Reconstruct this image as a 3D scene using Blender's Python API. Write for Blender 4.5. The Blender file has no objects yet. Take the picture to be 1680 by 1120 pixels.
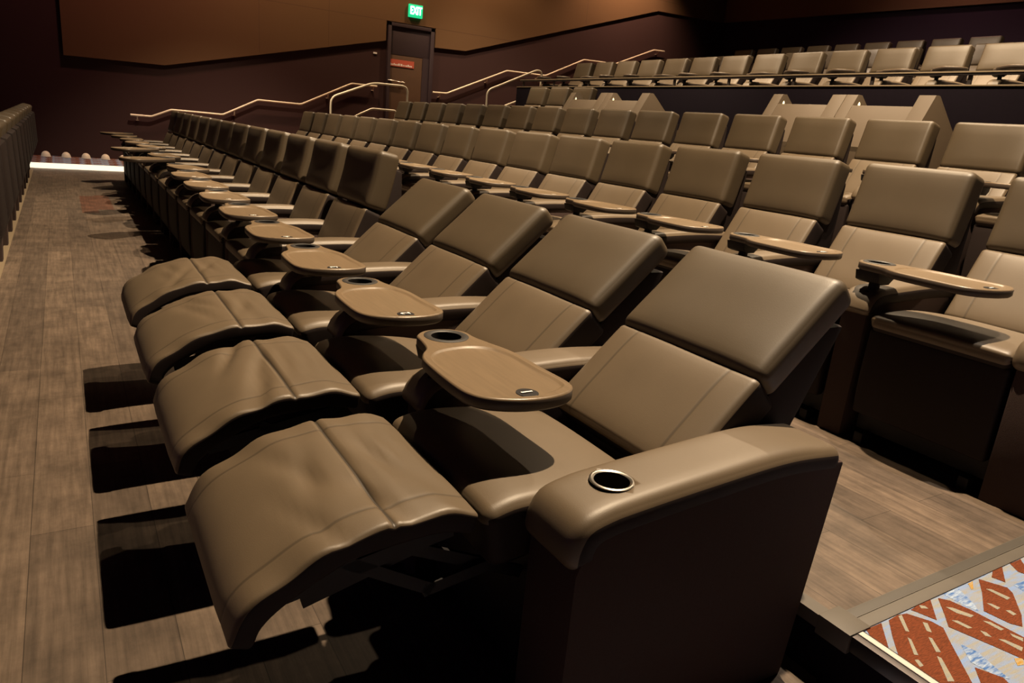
import bpy, bmesh, math, random
from mathutils import Matrix, Vector
R = math.radians
scene = bpy.context.scene
col = scene.collection
random.seed(4)

# ------------------------------------------------------------------ camera
# world: x = towards the back of the auditorium, y = along the rows, z = up; floor of the nearest row at z = 0
EYE = Vector((0.0, 0.0, 1.33))
cam_data = bpy.data.cameras.new('camera')
cam = bpy.data.objects.new('camera', cam_data)
col.objects.link(cam)
rot = Matrix(((0.8552, 0.0710, -0.5134), (-0.5107, 0.2843, -0.8114), (0.0884, 0.9561, 0.2794)))
q = rot.to_quaternion(); q.normalize()
cam.matrix_world = Matrix.Translation(EYE) @ q.to_matrix().to_4x4()
cam_data.sensor_width = 36.0
cam_data.lens = 36.0 * 1184.0 / 1680.0
cam_data.clip_start = 0.02
scene.camera = cam

# ------------------------------------------------------------------ world and exposure
world = bpy.data.worlds.new('world'); scene.world = world
world.use_nodes = True
bg = world.node_tree.nodes['Background']
bg.inputs[0].default_value = (0.48, 0.20, 0.80, 1)
bg.inputs[1].default_value = 0.045  # dim purple ambient fill, added; it enters at the open screen end
scene.view_settings.view_transform = 'Standard'
scene.view_settings.look = 'None'
scene.view_settings.gamma = 1.0
scene.view_settings.exposure = 0.18

# ------------------------------------------------------------------ ceiling lamps (x, y, z, watts, cone degrees, colour)
CEIL = 6.4
WARM = (1.0, 0.76, 0.50)
LAMPS = [    # x, y, watts, cone, tilt towards +x, colour, where
    (2.75, 2.15, 2900, 112, 0, WARM, 'above the reclined recliners'), (2.75, 4.9, 450, 80, 0, WARM, 'above the first upright recliners'), (7.0, 5.2, 800, 126, 0, WARM, 'above the third row'),
    (2.75, 8.3, 1900, 82, 0, WARM, 'above the middle of the nearest row'), (2.75, 12.6, 1500, 84, 0, WARM, 'above the far end of the nearest row'),
    (3.1, 1.25, 650, 42, 0, (1.0, 0.86, 0.72), 'above the near aisle'),
    (7.0, 3.4, 1450, 84, 16, WARM, 'above the near consoles'), (7.0, 7.0, 1400, 84, 16, WARM, 'between the two pairs of consoles'),
    (7.0, 10.6, 1500, 84, 16, WARM, 'above the recliners beside the consoles'), (7.0, 13.8, 700, 84, 16, WARM, 'above the landing at the exit door'),
    (10.2, 5.0, 800, 104, 26, (1.0, 0.76, 0.54), 'above the near part of the railed row'), (10.2, 9.6, 800, 104, 26, (1.0, 0.76, 0.54), 'above the middle of the railed row'),
]

# ------------------------------------------------------------------ materials
def new_mat(name):
    m = bpy.data.materials.new(name); m.use_nodes = True
    nt = m.node_tree; b = nt.nodes['Principled BSDF']
    return m, nt, b
def N(nt, t, **kw):
    n = nt.nodes.new(t)
    for k, v in kw.items(): setattr(n, k, v)
    return n
def plain(name, c, rough=0.6, metal=0.0, noise=0.0, scale=40, bump=0.0, spec=0.5):
    m, nt, b = new_mat(name)
    b.inputs['Base Color'].default_value = (*c, 1)
    b.inputs['Roughness'].default_value = rough
    b.inputs['Metallic'].default_value = metal
    b.inputs['Specular IOR Level'].default_value = spec
    if noise or bump:
        tc = N(nt, 'ShaderNodeTexCoord'); nz = N(nt, 'ShaderNodeTexNoise')
        nz.inputs['Scale'].default_value = scale; nz.inputs['Detail'].default_value = 4
        nt.links.new(tc.outputs['Object'], nz.inputs['Vector'])
        if noise:
            mx = N(nt, 'ShaderNodeMix', data_type='RGBA')
            mx.inputs[6].default_value = (*[x * (1 - noise) for x in c], 1)
            mx.inputs[7].default_value = (*[min(1, x * (1 + noise)) for x in c], 1)
            nt.links.new(nz.outputs['Fac'], mx.inputs[0]); nt.links.new(mx.outputs[2], b.inputs['Base Color'])
        if bump:
            bp = N(nt, 'ShaderNodeBump'); bp.inputs['Strength'].default_value = bump; bp.inputs['Distance'].default_value = 0.002
            nt.links.new(nz.outputs['Fac'], bp.inputs['Height']); nt.links.new(bp.outputs['Normal'], b.inputs['Normal'])
    return m
def emis(name, c, s):
    m, nt, b = new_mat(name)
    b.inputs['Base Color'].default_value = (*c, 1)
    b.inputs['Emission Color'].default_value = (*c, 1)
    b.inputs['Emission Strength'].default_value = s
    return m
def leather(name, c):
    m, nt, b = new_mat(name)
    tc = N(nt, 'ShaderNodeTexCoord')
    v = N(nt, 'ShaderNodeTexVoronoi'); v.inputs['Scale'].default_value = 420
    n1 = N(nt, 'ShaderNodeTexNoise'); n1.inputs['Scale'].default_value = 9; n1.inputs['Detail'].default_value = 5
    for t in (v, n1): nt.links.new(tc.outputs['Object'], t.inputs['Vector'])
    mx = N(nt, 'ShaderNodeMix', data_type='RGBA')
    mx.inputs[6].default_value = (*[x * 0.90 for x in c], 1); mx.inputs[7].default_value = (*[x * 1.10 for x in c], 1)
    nt.links.new(n1.outputs['Fac'], mx.inputs[0])
    at = N(nt, 'ShaderNodeAttribute', attribute_name='seam')
    m2 = N(nt, 'ShaderNodeMix', data_type='RGBA')
    nt.links.new(at.outputs['Fac'], m2.inputs[0]); nt.links.new(mx.outputs[2], m2.inputs[6])
    m2.inputs[7].default_value = (*[x * 0.30 for x in c], 1)
    nt.links.new(m2.outputs[2], b.inputs['Base Color'])
    bp = N(nt, 'ShaderNodeBump'); bp.inputs['Strength'].default_value = 0.10; bp.inputs['Distance'].default_value = 0.001
    nt.links.new(v.outputs['Distance'], bp.inputs['Height']); nt.links.new(bp.outputs['Normal'], b.inputs['Normal'])
    b.inputs['Roughness'].default_value = 0.50
    b.inputs['Specular IOR Level'].default_value = 0.62
    return m
def planks(name, dark, light, along_y=True, pw=0.17, pl=1.2):
    m, nt, b = new_mat(name)
    tc = N(nt, 'ShaderNodeTexCoord'); mp = N(nt, 'ShaderNodeMapping')
    if along_y: mp.inputs['Rotation'].default_value = (0, 0, R(90))
    nt.links.new(tc.outputs['Object'], mp.inputs['Vector'])
    br = N(nt, 'ShaderNodeTexBrick')
    br.offset = 0.37; br.offset_frequency = 2
    br.inputs['Scale'].default_value = 1.0
    br.inputs['Brick Width'].default_value = pl; br.inputs['Row Height'].default_value = pw
    br.inputs['Mortar Size'].default_value = 0.0012; br.inputs['Mortar Smooth'].default_value = 0.2
    br.inputs['Color1'].default_value = (*dark, 1); br.inputs['Color2'].default_value = (*light, 1)
    br.inputs['Mortar'].default_value = (*[x * 0.45 for x in dark], 1)
    nt.links.new(mp.outputs[0], br.inputs['Vector'])
    mg = N(nt, 'ShaderNodeMapping'); mg.inputs['Scale'].default_value = (1.3, 22, 1)
    nt.links.new(mp.outputs[0], mg.inputs['Vector'])
    nz = N(nt, 'ShaderNodeTexNoise'); nz.inputs['Scale'].default_value = 2.2; nz.inputs['Detail'].default_value = 9; nz.inputs['Roughness'].default_value = 0.65
    nt.links.new(mg.outputs[0], nz.inputs['Vector'])
    n2 = N(nt, 'ShaderNodeTexNoise'); n2.inputs['Scale'].default_value = 5.5; n2.inputs['Detail'].default_value = 8; n2.inputs['Roughness'].default_value = 0.7
    nt.links.new(mp.outputs[0], n2.inputs['Vector'])
    r1 = N(nt, 'ShaderNodeMapRange'); r1.inputs[1].default_value = 0.3; r1.inputs[2].default_value = 0.7; r1.inputs[3].default_value = 0.62; r1.inputs[4].default_value = 1.32
    nt.links.new(nz.outputs['Fac'], r1.inputs[0])
    r2 = N(nt, 'ShaderNodeMapRange'); r2.inputs[1].default_value = 0.3; r2.inputs[2].default_value = 0.7; r2.inputs[3].default_value = 0.62; r2.inputs[4].default_value = 1.38
    nt.links.new(n2.outputs['Fac'], r2.inputs[0])
    mu = N(nt, 'ShaderNodeMath', operation='MULTIPLY')
    nt.links.new(r1.outputs[0], mu.inputs[0]); nt.links.new(r2.outputs[0], mu.inputs[1])
    vm = N(nt, 'ShaderNodeVectorMath', operation='SCALE')
    nt.links.new(br.outputs['Color'], vm.inputs[0]); nt.links.new(mu.outputs[0], vm.inputs['Scale'])
    nt.links.new(vm.outputs[0], b.inputs['Base Color'])
    b.inputs['Roughness'].default_value = 0.55
    b.inputs['Specular IOR Level'].default_value = 0.3
    bp = N(nt, 'ShaderNodeBump'); bp.inputs['Strength'].default_value = 0.25; bp.inputs['Distance'].default_value = 0.001
    nt.links.new(nz.outputs['Fac'], bp.inputs['Height']); nt.links.new(bp.outputs['Normal'], b.inputs['Normal'])
    return m
def woodlam(name, c):
    m, nt, b = new_mat(name)
    tc = N(nt, 'ShaderNodeTexCoord'); mp = N(nt, 'ShaderNodeMapping'); mp.inputs['Scale'].default_value = (40, 3, 3)
    mp.inputs['Rotation'].default_value = (0, 0, R(8))
    nt.links.new(tc.outputs['Object'], mp.inputs['Vector'])
    nz = N(nt, 'ShaderNodeTexNoise'); nz.inputs['Scale'].default_value = 2.0; nz.inputs['Detail'].default_value = 6
    nt.links.new(mp.outputs[0], nz.inputs['Vector'])
    mx = N(nt, 'ShaderNodeMix', data_type='RGBA')
    mx.inputs[6].default_value = (*[x * 0.72 for x in c], 1); mx.inputs[7].default_value = (*[x * 1.25 for x in c], 1)
    nt.links.new(nz.outputs['Fac'], mx.inputs[0]); nt.links.new(mx.outputs[2], b.inputs['Base Color'])
    b.inputs['Roughness'].default_value = 0.36
    return m
def carpet(name, c1, c2, scale, streak=1.0):
    m, nt, b = new_mat(name)
    tc = N(nt, 'ShaderNodeTexCoord'); mp = N(nt, 'ShaderNodeMapping')
    mp.inputs['Scale'].default_value = (1, streak, 1); mp.inputs['Rotation'].default_value = (0, 0, R(25))
    nt.links.new(tc.outputs['Object'], mp.inputs['Vector'])
    nz = N(nt, 'ShaderNodeTexNoise'); nz.inputs['Scale'].default_value = scale; nz.inputs['Detail'].default_value = 5
    nt.links.new(mp.outputs[0], nz.inputs['Vector'])
    rp = N(nt, 'ShaderNodeMapRange'); rp.inputs[1].default_value = 0.36; rp.inputs[2].default_value = 0.64
    nt.links.new(nz.outputs['Fac'], rp.inputs[0])
    mx = N(nt, 'ShaderNodeMix', data_type='RGBA')
    mx.inputs[6].default_value = (*c1, 1); mx.inputs[7].default_value = (*c2, 1)
    nt.links.new(rp.outputs[0], mx.inputs[0]); nt.links.new(mx.outputs[2], b.inputs['Base Color'])
    b.inputs['Roughness'].default_value = 0.95; b.inputs['Specular IOR Level'].default_value = 0.05
    n3 = N(nt, 'ShaderNodeTexNoise'); n3.inputs['Scale'].default_value = 500
    nt.links.new(tc.outputs['Object'], n3.inputs['Vector'])
    bp = N(nt, 'ShaderNodeBump'); bp.inputs['Strength'].default_value = 0.7; bp.inputs['Distance'].default_value = 0.003
    nt.links.new(n3.outputs['Fac'], bp.inputs['Height']); nt.links.new(bp.outputs['Normal'], b.inputs['Normal'])
    return m

M = {}
M['leather'] = leather('taupe_leather', (0.108, 0.078, 0.047))
M['leather_head'] = leather('smooth_olive_leather', (0.066, 0.047, 0.026))
M['vinyl_and_shade'] = plain('dark_brown_vinyl_and_shade', (0.018, 0.012, 0.011), 0.65, noise=0.1, scale=15, spec=0.2)  # true colour of the back shells; painted shade on cushion sides and folded footrests
M['fabric'] = plain('brown_side_fabric', (0.058, 0.040, 0.036), 0.9, noise=0.12, scale=300, bump=0.3, spec=0.1)
M['black'] = plain('black_plastic', (0.010, 0.009, 0.010), 0.55, noise=0.05, spec=0.3)
M['blackring'] = plain('black_rubber_ring', (0.030, 0.029, 0.028), 0.45, noise=0.05)
M['chrome'] = plain('brushed_metal', (0.55, 0.52, 0.47), 0.3, 1.0, noise=0.05)
M['steel'] = plain('dark_steel', (0.10, 0.09, 0.09), 0.4, 0.9, noise=0.1)
M['laminate'] = woodlam('tray_laminate', (0.165, 0.118, 0.072))
M['tray_edge'] = plain('tray_edge', (0.055, 0.04, 0.03), 0.5, noise=0.1)
M['white'] = plain('white_print', (0.8, 0.8, 0.78), 0.6, noise=0.02)
M['floor'] = planks('vinyl_plank_floor', (0.083, 0.061, 0.045), (0.118, 0.086, 0.062))
M['floor_red'] = planks('red_brown_planks', (0.0850, 0.0375, 0.0225), (0.1000, 0.0475, 0.0300), True, 0.17, 0.9)
M['strip'] = plain('grey_rubber_transition', (0.0825, 0.0700, 0.0550), 0.6, noise=0.12, scale=12)
M['strip2'] = plain('dark_grey_rubber_edge', (0.0525, 0.0450, 0.0350), 0.6, noise=0.12, scale=12)
M['riser'] = plain('black_riser', (0.005, 0.003, 0.006), 0.9, noise=0.2, scale=20, spec=0.08)
M['tan_trim'] = plain('tan_edge_trim', (0.2100, 0.1600, 0.1000), 0.6, noise=0.08)
M['cream'] = carpet('carpet_cream_blue_ground', (0.20, 0.29, 0.50), (0.27, 0.27, 0.25), 14, 6)
M['rust'] = carpet('carpet_rust', (0.18, 0.050, 0.022), (0.10, 0.032, 0.016), 60, 8)
M['dash'] = carpet('carpet_cream_dash', (0.30, 0.27, 0.20), (0.24, 0.25, 0.23), 50, 4)
M['blue'] = carpet('carpet_blue', (0.06, 0.14, 0.36), (0.34, 0.42, 0.54), 30, 5)
M['yellow'] = carpet('carpet_yellow', (0.3750, 0.2100, 0.0400), (0.3600, 0.2900, 0.1750), 50, 4)
M['wall_dark'] = plain('dark_plum_wall', (0.055, 0.030, 0.030), 0.85, noise=0.12, scale=60, spec=0.1)
M['wall_navy'] = plain('dark_navy_wall', (0.030, 0.018, 0.030), 0.85, noise=0.12, scale=60, spec=0.1)
M['panel'] = plain('brown_acoustic_fabric', (0.150, 0.088, 0.048), 0.95, noise=0.10, scale=220, bump=0.2, spec=0.05)
M['groove'] = plain('panel_joint', (0.10, 0.05, 0.025), 0.95, noise=0.05)
M['ceiling'] = plain('black_ceiling', (0.02, 0.018, 0.02), 0.9, noise=0.1)
M['rail'] = plain('brushed_rail', (0.80, 0.72, 0.56), 0.38, 0.1, noise=0.04)
M['darkrail'] = plain('dark_rail', (0.03, 0.025, 0.025), 0.45, 0.3, noise=0.1)
M['door'] = plain('brown_door_wood', (0.0850, 0.0425, 0.0210), 0.6, noise=0.15, scale=8)
M['door_frame'] = plain('dark_door_frame', (0.035, 0.020, 0.026), 0.6, noise=0.1)
M['console'] = plain('taupe_laminate', (0.100, 0.072, 0.045), 0.6, noise=0.06, scale=6)
M['console_in'] = plain('console_inner_dark', (0.0450, 0.0350, 0.0275), 0.7, noise=0.1)
M['red_sign'] = plain('red_sign', (0.50, 0.10, 0.06), 0.6, noise=0.05)
M['green_body'] = emis('exit_green', (0.01, 0.55, 0.22), 0.9)
M['green_letter'] = emis('exit_letter', (0.45, 1.0, 0.75), 6.0)
M['lens'] = emis('lamp_lens', (1.0, 0.85, 0.5), 1.2)
M['led'] = emis('lit_step_edge', (1.0, 0.90, 0.68), 1.0)
M['led_near'] = plain('white_nosing_insert', (0.50, 0.47, 0.42), 0.5, noise=0.03)
M['dome'] = emis('frosted_dome', (0.60, 0.48, 0.34), 0.16)

# ------------------------------------------------------------------ object helpers
def mesh_from(name, verts, faces, mats, fmat=None, smooth=False, seam=None, recalc=True):
    me = bpy.data.meshes.new(name)
    me.from_pydata(verts, [], faces)
    for m in mats: me.materials.append(m)
    if fmat: me.polygons.foreach_set('material_index', fmat)
    if recalc:
        bm = bmesh.new(); bm.from_mesh(me)
        bmesh.ops.recalc_face_normals(bm, faces=bm.faces)
        bm.to_mesh(me); bm.free()
    if smooth is True:
        me.polygons.foreach_set('use_smooth', [True] * len(me.polygons))
    if seam is not None:
        a = me.attributes.new('seam', 'FLOAT', 'POINT'); a.data.foreach_set('value', seam)
    me.update()
    return me
def link(name, me, parent=None, loc=(0, 0, 0), label=None, cat=None, group=None, kind=None):
    o = bpy.data.objects.new(name, me); col.objects.link(o); o.location = loc
    if parent: o.parent = parent
    tag(o, label, cat, group, kind)
    return o
def tag(o, label=None, cat=None, group=None, kind=None):
    if label: o['label'] = label
    if cat: o['category'] = cat
    if group: o['group'] = group
    if kind: o['kind'] = kind
def thing(name, label, cat, loc=(0, 0, 0), group=None):
    o = bpy.data.objects.new(name, None); col.objects.link(o); o.location = loc
    o.empty_display_size = 0.1
    tag(o, label, cat, group)
    return o

class MB:
    """collects shapes into one mesh"""
    def __init__(self): self.v = []; self.f = []; self.m = []; self.sm = []
    def add(self, v, f, mi=0, sm=False):
        b = len(self.v); self.v += [tuple(p) for p in v]
        for q_ in f: self.f.append([i + b for i in q_]); self.m.append(mi); self.sm.append(sm)
        return self
    def box(self, x0, x1, y0, y1, z0, z1, mi=0):
        v = [(x, y, z) for x in (x0, x1) for y in (y0, y1) for z in (z0, z1)]
        f = [(0, 1, 3, 2), (4, 6, 7, 5), (0, 4, 5, 1), (2, 3, 7, 6), (0, 2, 6, 4), (1, 5, 7, 3)]
        return self.add(v, f, mi)
    def prism(self, poly, y0, y1, mi=0):           # polygon in x,z swept along y
        n = len(poly)
        v = [(x, y0, z) for x, z in poly] + [(x, y1, z) for x, z in poly]
        f = [tuple(range(n)), tuple(range(2 * n - 1, n - 1, -1))] + [(i, i + n, (i + 1) % n + n, (i + 1) % n) for i in range(n)]
        return self.add(v, f, mi)
    def tube(self, pts, r, n=10, mi=0):
        pts = [Vector(p) for p in pts]; v = []; f = []
        up = None
        for i, p in enumerate(pts):
            a = pts[max(i - 1, 0)]; b = pts[min(i + 1, len(pts) - 1)]
            t = (b - a).normalized()
            if up is None:
                up = Vector((0, 0, 1)) if abs(t.z) < 0.9 else Vector((1, 0, 0))
            s = t.cross(up).normalized(); u = s.cross(t).normalized(); up = u
            for k in range(n):
                an = 2 * math.pi * k / n
                v.append(p + s * math.cos(an) * r + u * math.sin(an) * r)
        L = len(pts)
        for i in range(L - 1):
            for k in range(n):
                f.append((i * n + k, i * n + (k + 1) % n, (i + 1) * n + (k + 1) % n, (i + 1) * n + k))
        f.append(tuple(range(n))); f.append(tuple((L - 1) * n + k for k in range(n)))
        return self.add(v, f, mi, True)
    def lathe(self, prof, c=(0, 0, 0), n=24, mi=0):   # profile of (r, z)
        v = []; f = []
        for r_, z in prof:
            for k in range(n):
                a = 2 * math.pi * k / n
                v.append((c[0] + r_ * math.cos(a), c[1] + r_ * math.sin(a), c[2] + z))
        for i in range(len(prof) - 1):
            for k in range(n):
                f.append((i * n + k, i * n + (k + 1) % n, (i + 1) * n + (k + 1) % n, (i + 1) * n + k))
        f.append(tuple(range(n))); f.append(tuple((len(prof) - 1) * n + k for k in range(n)))
        return self.add(v, f, mi, True)
    def mesh(self, name, *mats, bevel=0.0, recalc=True, seg=2):
        me = mesh_from(name, self.v, self.f, mats, self.m, recalc=recalc)
        me.polygons.foreach_set('use_smooth', self.sm)
        if bevel:
            bm = bmesh.new(); bm.from_mesh(me)
            es = [e for e in bm.edges if len(e.link_faces) == 2 and e.calc_face_angle(0) > 0.5]
            bmesh.ops.bevel(bm, geom=es, offset=bevel, segments=seg, affect='EDGES', profile=0.6)
            for f_ in bm.faces: f_.smooth = True
            bm.to_mesh(me); bm.free()
        try: me.set_sharp_from_angle(angle=R(40))
        except Exception: pass
        return me

def crom(pts, n):
    """Catmull-Rom through 2D points, resampled"""
    P = [pts[0]] + list(pts) + [pts[-1]]; out = []
    P[0] = (2 * pts[0][0] - pts[1][0], 2 * pts[0][1] - pts[1][1]); P[-1] = (2 * pts[-1][0] - pts[-2][0], 2 * pts[-1][1] - pts[-2][1])
    for i in range(1, len(P) - 2):
        for k in range(n):
            t = k / n; a, b, c, d = P[i - 1:i + 3]
            out.append(tuple(0.5 * (2 * b[j] + (c[j] - a[j]) * t + (2 * a[j] - 5 * b[j] + 4 * c[j] - d[j]) * t * t + (3 * b[j] - a[j] - 3 * c[j] + d[j]) * t ** 3) for j in (0, 1)))
    out.append(pts[-1])
    return out
def crom_closed(pts, n):
    out = []; L = len(pts)
    for i in range(L):
        a, b, c, d = pts[i - 1], pts[i], pts[(i + 1) % L], pts[(i + 2) % L]
        for k in range(n):
            t = k / n
            out.append(tuple(0.5 * (2 * b[j] + (c[j] - a[j]) * t + (2 * a[j] - 5 * b[j] + 4 * c[j] - d[j]) * t * t + (3 * b[j] - a[j] - 3 * c[j] + d[j]) * t ** 3) for j in (0, 1)))
    return out
def grid(lo, hi, r, step, seams=()):
    s = {lo, hi}
    for k in (0.12, 0.3, 0.5, 0.75, 1.0): s.add(lo + r * k); s.add(hi - r * k)
    n = max(1, int(round((hi - lo - 2 * r) / step)))
    for i in range(n + 1): s.add(lo + r + (hi - lo - 2 * r) * i / n)
    for c in seams:
        for d in (-0.012, -0.006, -0.0025, 0, 0.0025, 0.006, 0.012): s.add(c + d)
    out = sorted(s); res = [out[0]]
    for x in out[1:]:
        if x - res[-1] > 0.0008: res.append(x)
        elif x == hi: res[-1] = hi
    return res
def cushion(name, path, W, T, r, puff=0.01, su=(), sv=(), step=0.03, wr=None, mats=None, X0=1.15, edge=0.0, taper=0.0, dark_sides=False):
    """padded cushion: top surface follows path (x,z), width W along y, thickness T, rounded by r.
       su: (u position, depth, dark) seams across, sv: seams along the length"""
    P = crom(path, 8); cum = [0.0]
    for a, b in zip(P, P[1:]): cum.append(cum[-1] + math.hypot(b[0] - a[0], b[1] - a[1]))
    L = cum[-1]
    def at(u):
        u = max(0, min(L, u)); i = 0
        while i < len(cum) - 2 and cum[i + 1] < u: i += 1
        t = (u - cum[i]) / (cum[i + 1] - cum[i]); a, b = P[i], P[i + 1]
        def tg(j):
            a_, b_ = P[max(j - 1, 0)], P[min(j + 1, len(P) - 1)]; d = math.hypot(b_[0] - a_[0], b_[1] - a_[1]); return ((b_[0] - a_[0]) / d, (b_[1] - a_[1]) / d)
        t0, t1 = tg(i), tg(i + 1); tx = t0[0] * (1 - t) + t1[0] * t; tz = t0[1] * (1 - t) + t1[1] * t; d = math.hypot(tx, tz)
        return a[0] + (b[0] - a[0]) * t, a[1] + (b[1] - a[1]) * t, -tz / d, tx / d
    r = min(r, T * 0.499)
    us = grid(0, L, r, step, [s[0] * L for s in su]); vs = grid(-W / 2, W / 2, r, step, [s[0] for s in sv]); ws = grid(-T, 0, r, 0.04)
    idx = {}; verts = []; seam = []; faces = []; fm = []
    nu, nv, nw = len(us) - 1, len(vs) - 1, len(ws) - 1
    def vert(i, j, k):
        if (i, j, k) in idx: return idx[(i, j, k)]
        p = (us[i], vs[j], ws[k])
        c = (max(r, min(L - r, p[0])), max(-W / 2 + r, min(W / 2 - r, p[1])), max(-T + r, min(-r, p[2])))
        d = [p[a] - c[a] for a in range(3)]; dl = math.sqrt(sum(x * x for x in d))
        if dl > 1e-9: p = tuple(c[a] + d[a] / dl * r for a in range(3))
        u, v, w = p
        a_ = 2 * us[i] / L - 1; b_ = 2 * vs[j] / W
        top = max(0.0, min(1.0, 1 + w / (0.5 * T)))
        disp = puff * (1 - a_ ** 4) * (1 - b_ ** 4); sm = 0.0
        for s in su:
            g = math.exp(-((us[i] - s[0] * L) / 0.007) ** 2); disp -= s[1] * g
            if abs(us[i] - s[0] * L) < 0.003: sm = max(sm, s[2])
        for s in sv:
            if len(s) > 3 and not (s[3] <= us[i] / L <= s[4]): continue
            g = math.exp(-((vs[j] - s[0]) / 0.006) ** 2); disp -= s[1] * g
            if abs(vs[j] - s[0]) < 0.003: sm = max(sm, s[2])
        if wr: disp += wr(us[i] / L, b_)
        x, z, nx, nz = at(u); ww = w + disp * top
        vv = v * (1 - taper * (u / L))
        verts.append((x + nx * ww - X0, vv, z + nz * ww)); seam.append(sm * top)
        idx[(i, j, k)] = len(verts) - 1
        return idx[(i, j, k)]
    for k in (0, nw):
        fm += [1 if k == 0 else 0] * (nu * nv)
        for i in range(nu):
            for j in range(nv): faces.append((vert(i, j, k), vert(i + 1, j, k), vert(i + 1, j + 1, k), vert(i, j + 1, k)))
    for j in (0, nv):
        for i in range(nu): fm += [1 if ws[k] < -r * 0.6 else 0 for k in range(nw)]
        for i in range(nu):
            for k in range(nw): faces.append((vert(i, j, k), vert(i + 1, j, k), vert(i + 1, j, k + 1), vert(i, j, k + 1)))
    for i in (0, nu):
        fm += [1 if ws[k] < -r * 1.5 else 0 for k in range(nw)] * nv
        for j in range(nv):
            for k in range(nw): faces.append((vert(i, j, k), vert(i, j + 1, k), vert(i, j + 1, k + 1), vert(i, j, k + 1)))
    return mesh_from(name, verts, faces, mats or [M['leather'], M['vinyl_and_shade']], fm if dark_sides else None, smooth=True, seam=seam)
def text_mesh(name, s, size, mat, depth=0.0006):
    cu = bpy.data.curves.new(name, 'FONT'); cu.body = s; cu.size = size; cu.extrude = depth; cu.align_x = 'CENTER'; cu.align_y = 'CENTER'
    cu.offset = size * 0.02
    t = bpy.data.objects.new(name, cu); col.objects.link(t)
    dg = bpy.context.evaluated_depsgraph_get(); dg.update()
    me = bpy.data.meshes.new_from_object(t.evaluated_get(dg)); me.name = name
    bpy.data.objects.remove(t); bpy.data.curves.remove(cu)
    me.materials.clear(); me.materials.append(mat)
    return me

# ------------------------------------------------------------------ the setting
ROWX = {'front': -2.01, 'near': 0.0, 'second': 2.0, 'third': 4.05, 'wheel': 6.15, 'railed': 8.2, 'sixth': 10.6, 'top': 13.1}
ROWZ = {'front': -0.07, 'near': 0.0, 'second': 0.18, 'third': 0.53, 'wheel': 1.0, 'railed': 1.72, 'sixth': 2.10, 'top': 2.60}
EDGES = [(-2.6, -0.07), (-0.48, 0.0), (1.625, 0.18), (3.75, 0.53), (5.95, 1.0), (8.45, 1.72), (10.5, 2.10), (12.9, 2.60), (16.2, None)]
Y0, Y1, YW = 0.895, 15.03, 16.0
def struct(name, me, label=None, loc=(0, 0, 0)):
    return link(name, me, None, loc, label, None, None, 'structure')
struct('floor', MB().box(-9, -2.6, -3.2, YW, -0.6, -0.4).mesh('floor', M['floor']), 'lowest wooden floor in front of the seating')
for i, (x, z) in enumerate(EDGES[:-1]):
    x1 = EDGES[i + 1][0]
    mb = MB(); mb.box(x, x1, Y0, Y1, z - 0.02, z, 0)
    if z == 0.0:
        for (a, b, c, d) in [(0.14, 0.31, 9.6, 10.5), (0.31, 0.48, 9.9, 11.3), (0.14, 0.31, 10.5, 11.2)]:
            mb.box(a, b, c, d, z - 0.01, z + 0.001, 1)
    struct('floor', mb.mesh('platform_planks', M['floor'], M['floor_red']), 'grey brown wood plank floor of a seating tier')
    struct('riser', MB().box(x, x1, -3.2, YW, -0.7, z - 0.021).mesh('riser', M['riser']), 'dark riser below a seating tier')
    struct('trim', MB().box(x - 0.012, x + 0.035, Y0, Y1, z - 0.035, z + 0.004).mesh('edge_trim', M['tan_trim'] if z == 0.0 else M['strip']), 'narrow edge trim along the front of a seating tier')

RUST=[[(1.685,0.833),(1.749,0.832),(1.673,0.764),(1.66,0.799)],[(1.779,0.83),(1.825,0.833),(1.855,0.826),(1.887,0.776),(1.89,0.746),(1.851,0.708),(1.745,0.598),(1.651,0.642),(1.665,0.732),(1.726,0.787)],[(1.882,0.831),(1.918,0.834),(1.985,0.835),(1.907,0.773),(1.888,0.82)],[(2.013,0.829),(2.034,0.807),(2.048,0.757),(2.061,0.629),(2.046,0.587),(1.972,0.555),(1.962,0.584),(1.943,0.645),(1.909,0.743),(1.951,0.776)],[(2.233,0.83),(2.271,0.768),(2.257,0.747),(2.164,0.681),(2.108,0.653),(2.089,0.676),(2.078,0.738),(2.167,0.787)],[(2.327,0.836),(2.381,0.835),(2.296,0.785),(2.284,0.818)],[(1.809,0.625),(1.838,0.573),(1.82,0.536),(1.744,0.571)]]
DASH=[[(1.821,0.829),(1.835,0.828),(1.785,0.777),(1.778,0.783)],[(1.759,0.766),(1.759,0.756),(1.717,0.713),(1.709,0.719)],[(1.691,0.707),(1.701,0.703),(1.692,0.685),(1.678,0.686)],[(1.86,0.785),(1.868,0.776),(1.84,0.749),(1.833,0.758)],[(1.812,0.742),(1.817,0.735),(1.784,0.694),(1.773,0.7)],[(1.759,0.69),(1.763,0.681),(1.709,0.62),(1.693,0.627)],[(1.926,0.833),(1.938,0.823),(1.935,0.812),(1.917,0.822)],[(1.991,0.795),(2.006,0.785),(2.028,0.739),(2.01,0.738),(1.992,0.767)],[(1.945,0.755),(1.96,0.746),(1.967,0.711),(1.952,0.715)],[(2.027,0.716),(2.042,0.703),(2.045,0.67),(2.03,0.671)],[(1.975,0.696),(1.983,0.684),(1.976,0.667),(1.965,0.678)],[(1.985,0.655),(1.999,0.646),(2.011,0.608),(1.991,0.602)],[(2.042,0.654),(2.053,0.627),(2.038,0.62),(2.034,0.644)],[(2.199,0.793),(2.213,0.784),(2.222,0.737),(2.202,0.736)],[(2.125,0.754),(2.136,0.746),(2.14,0.725),(2.123,0.724)],[(2.142,0.712),(2.155,0.706),(2.153,0.689),(2.137,0.69)]]
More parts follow.
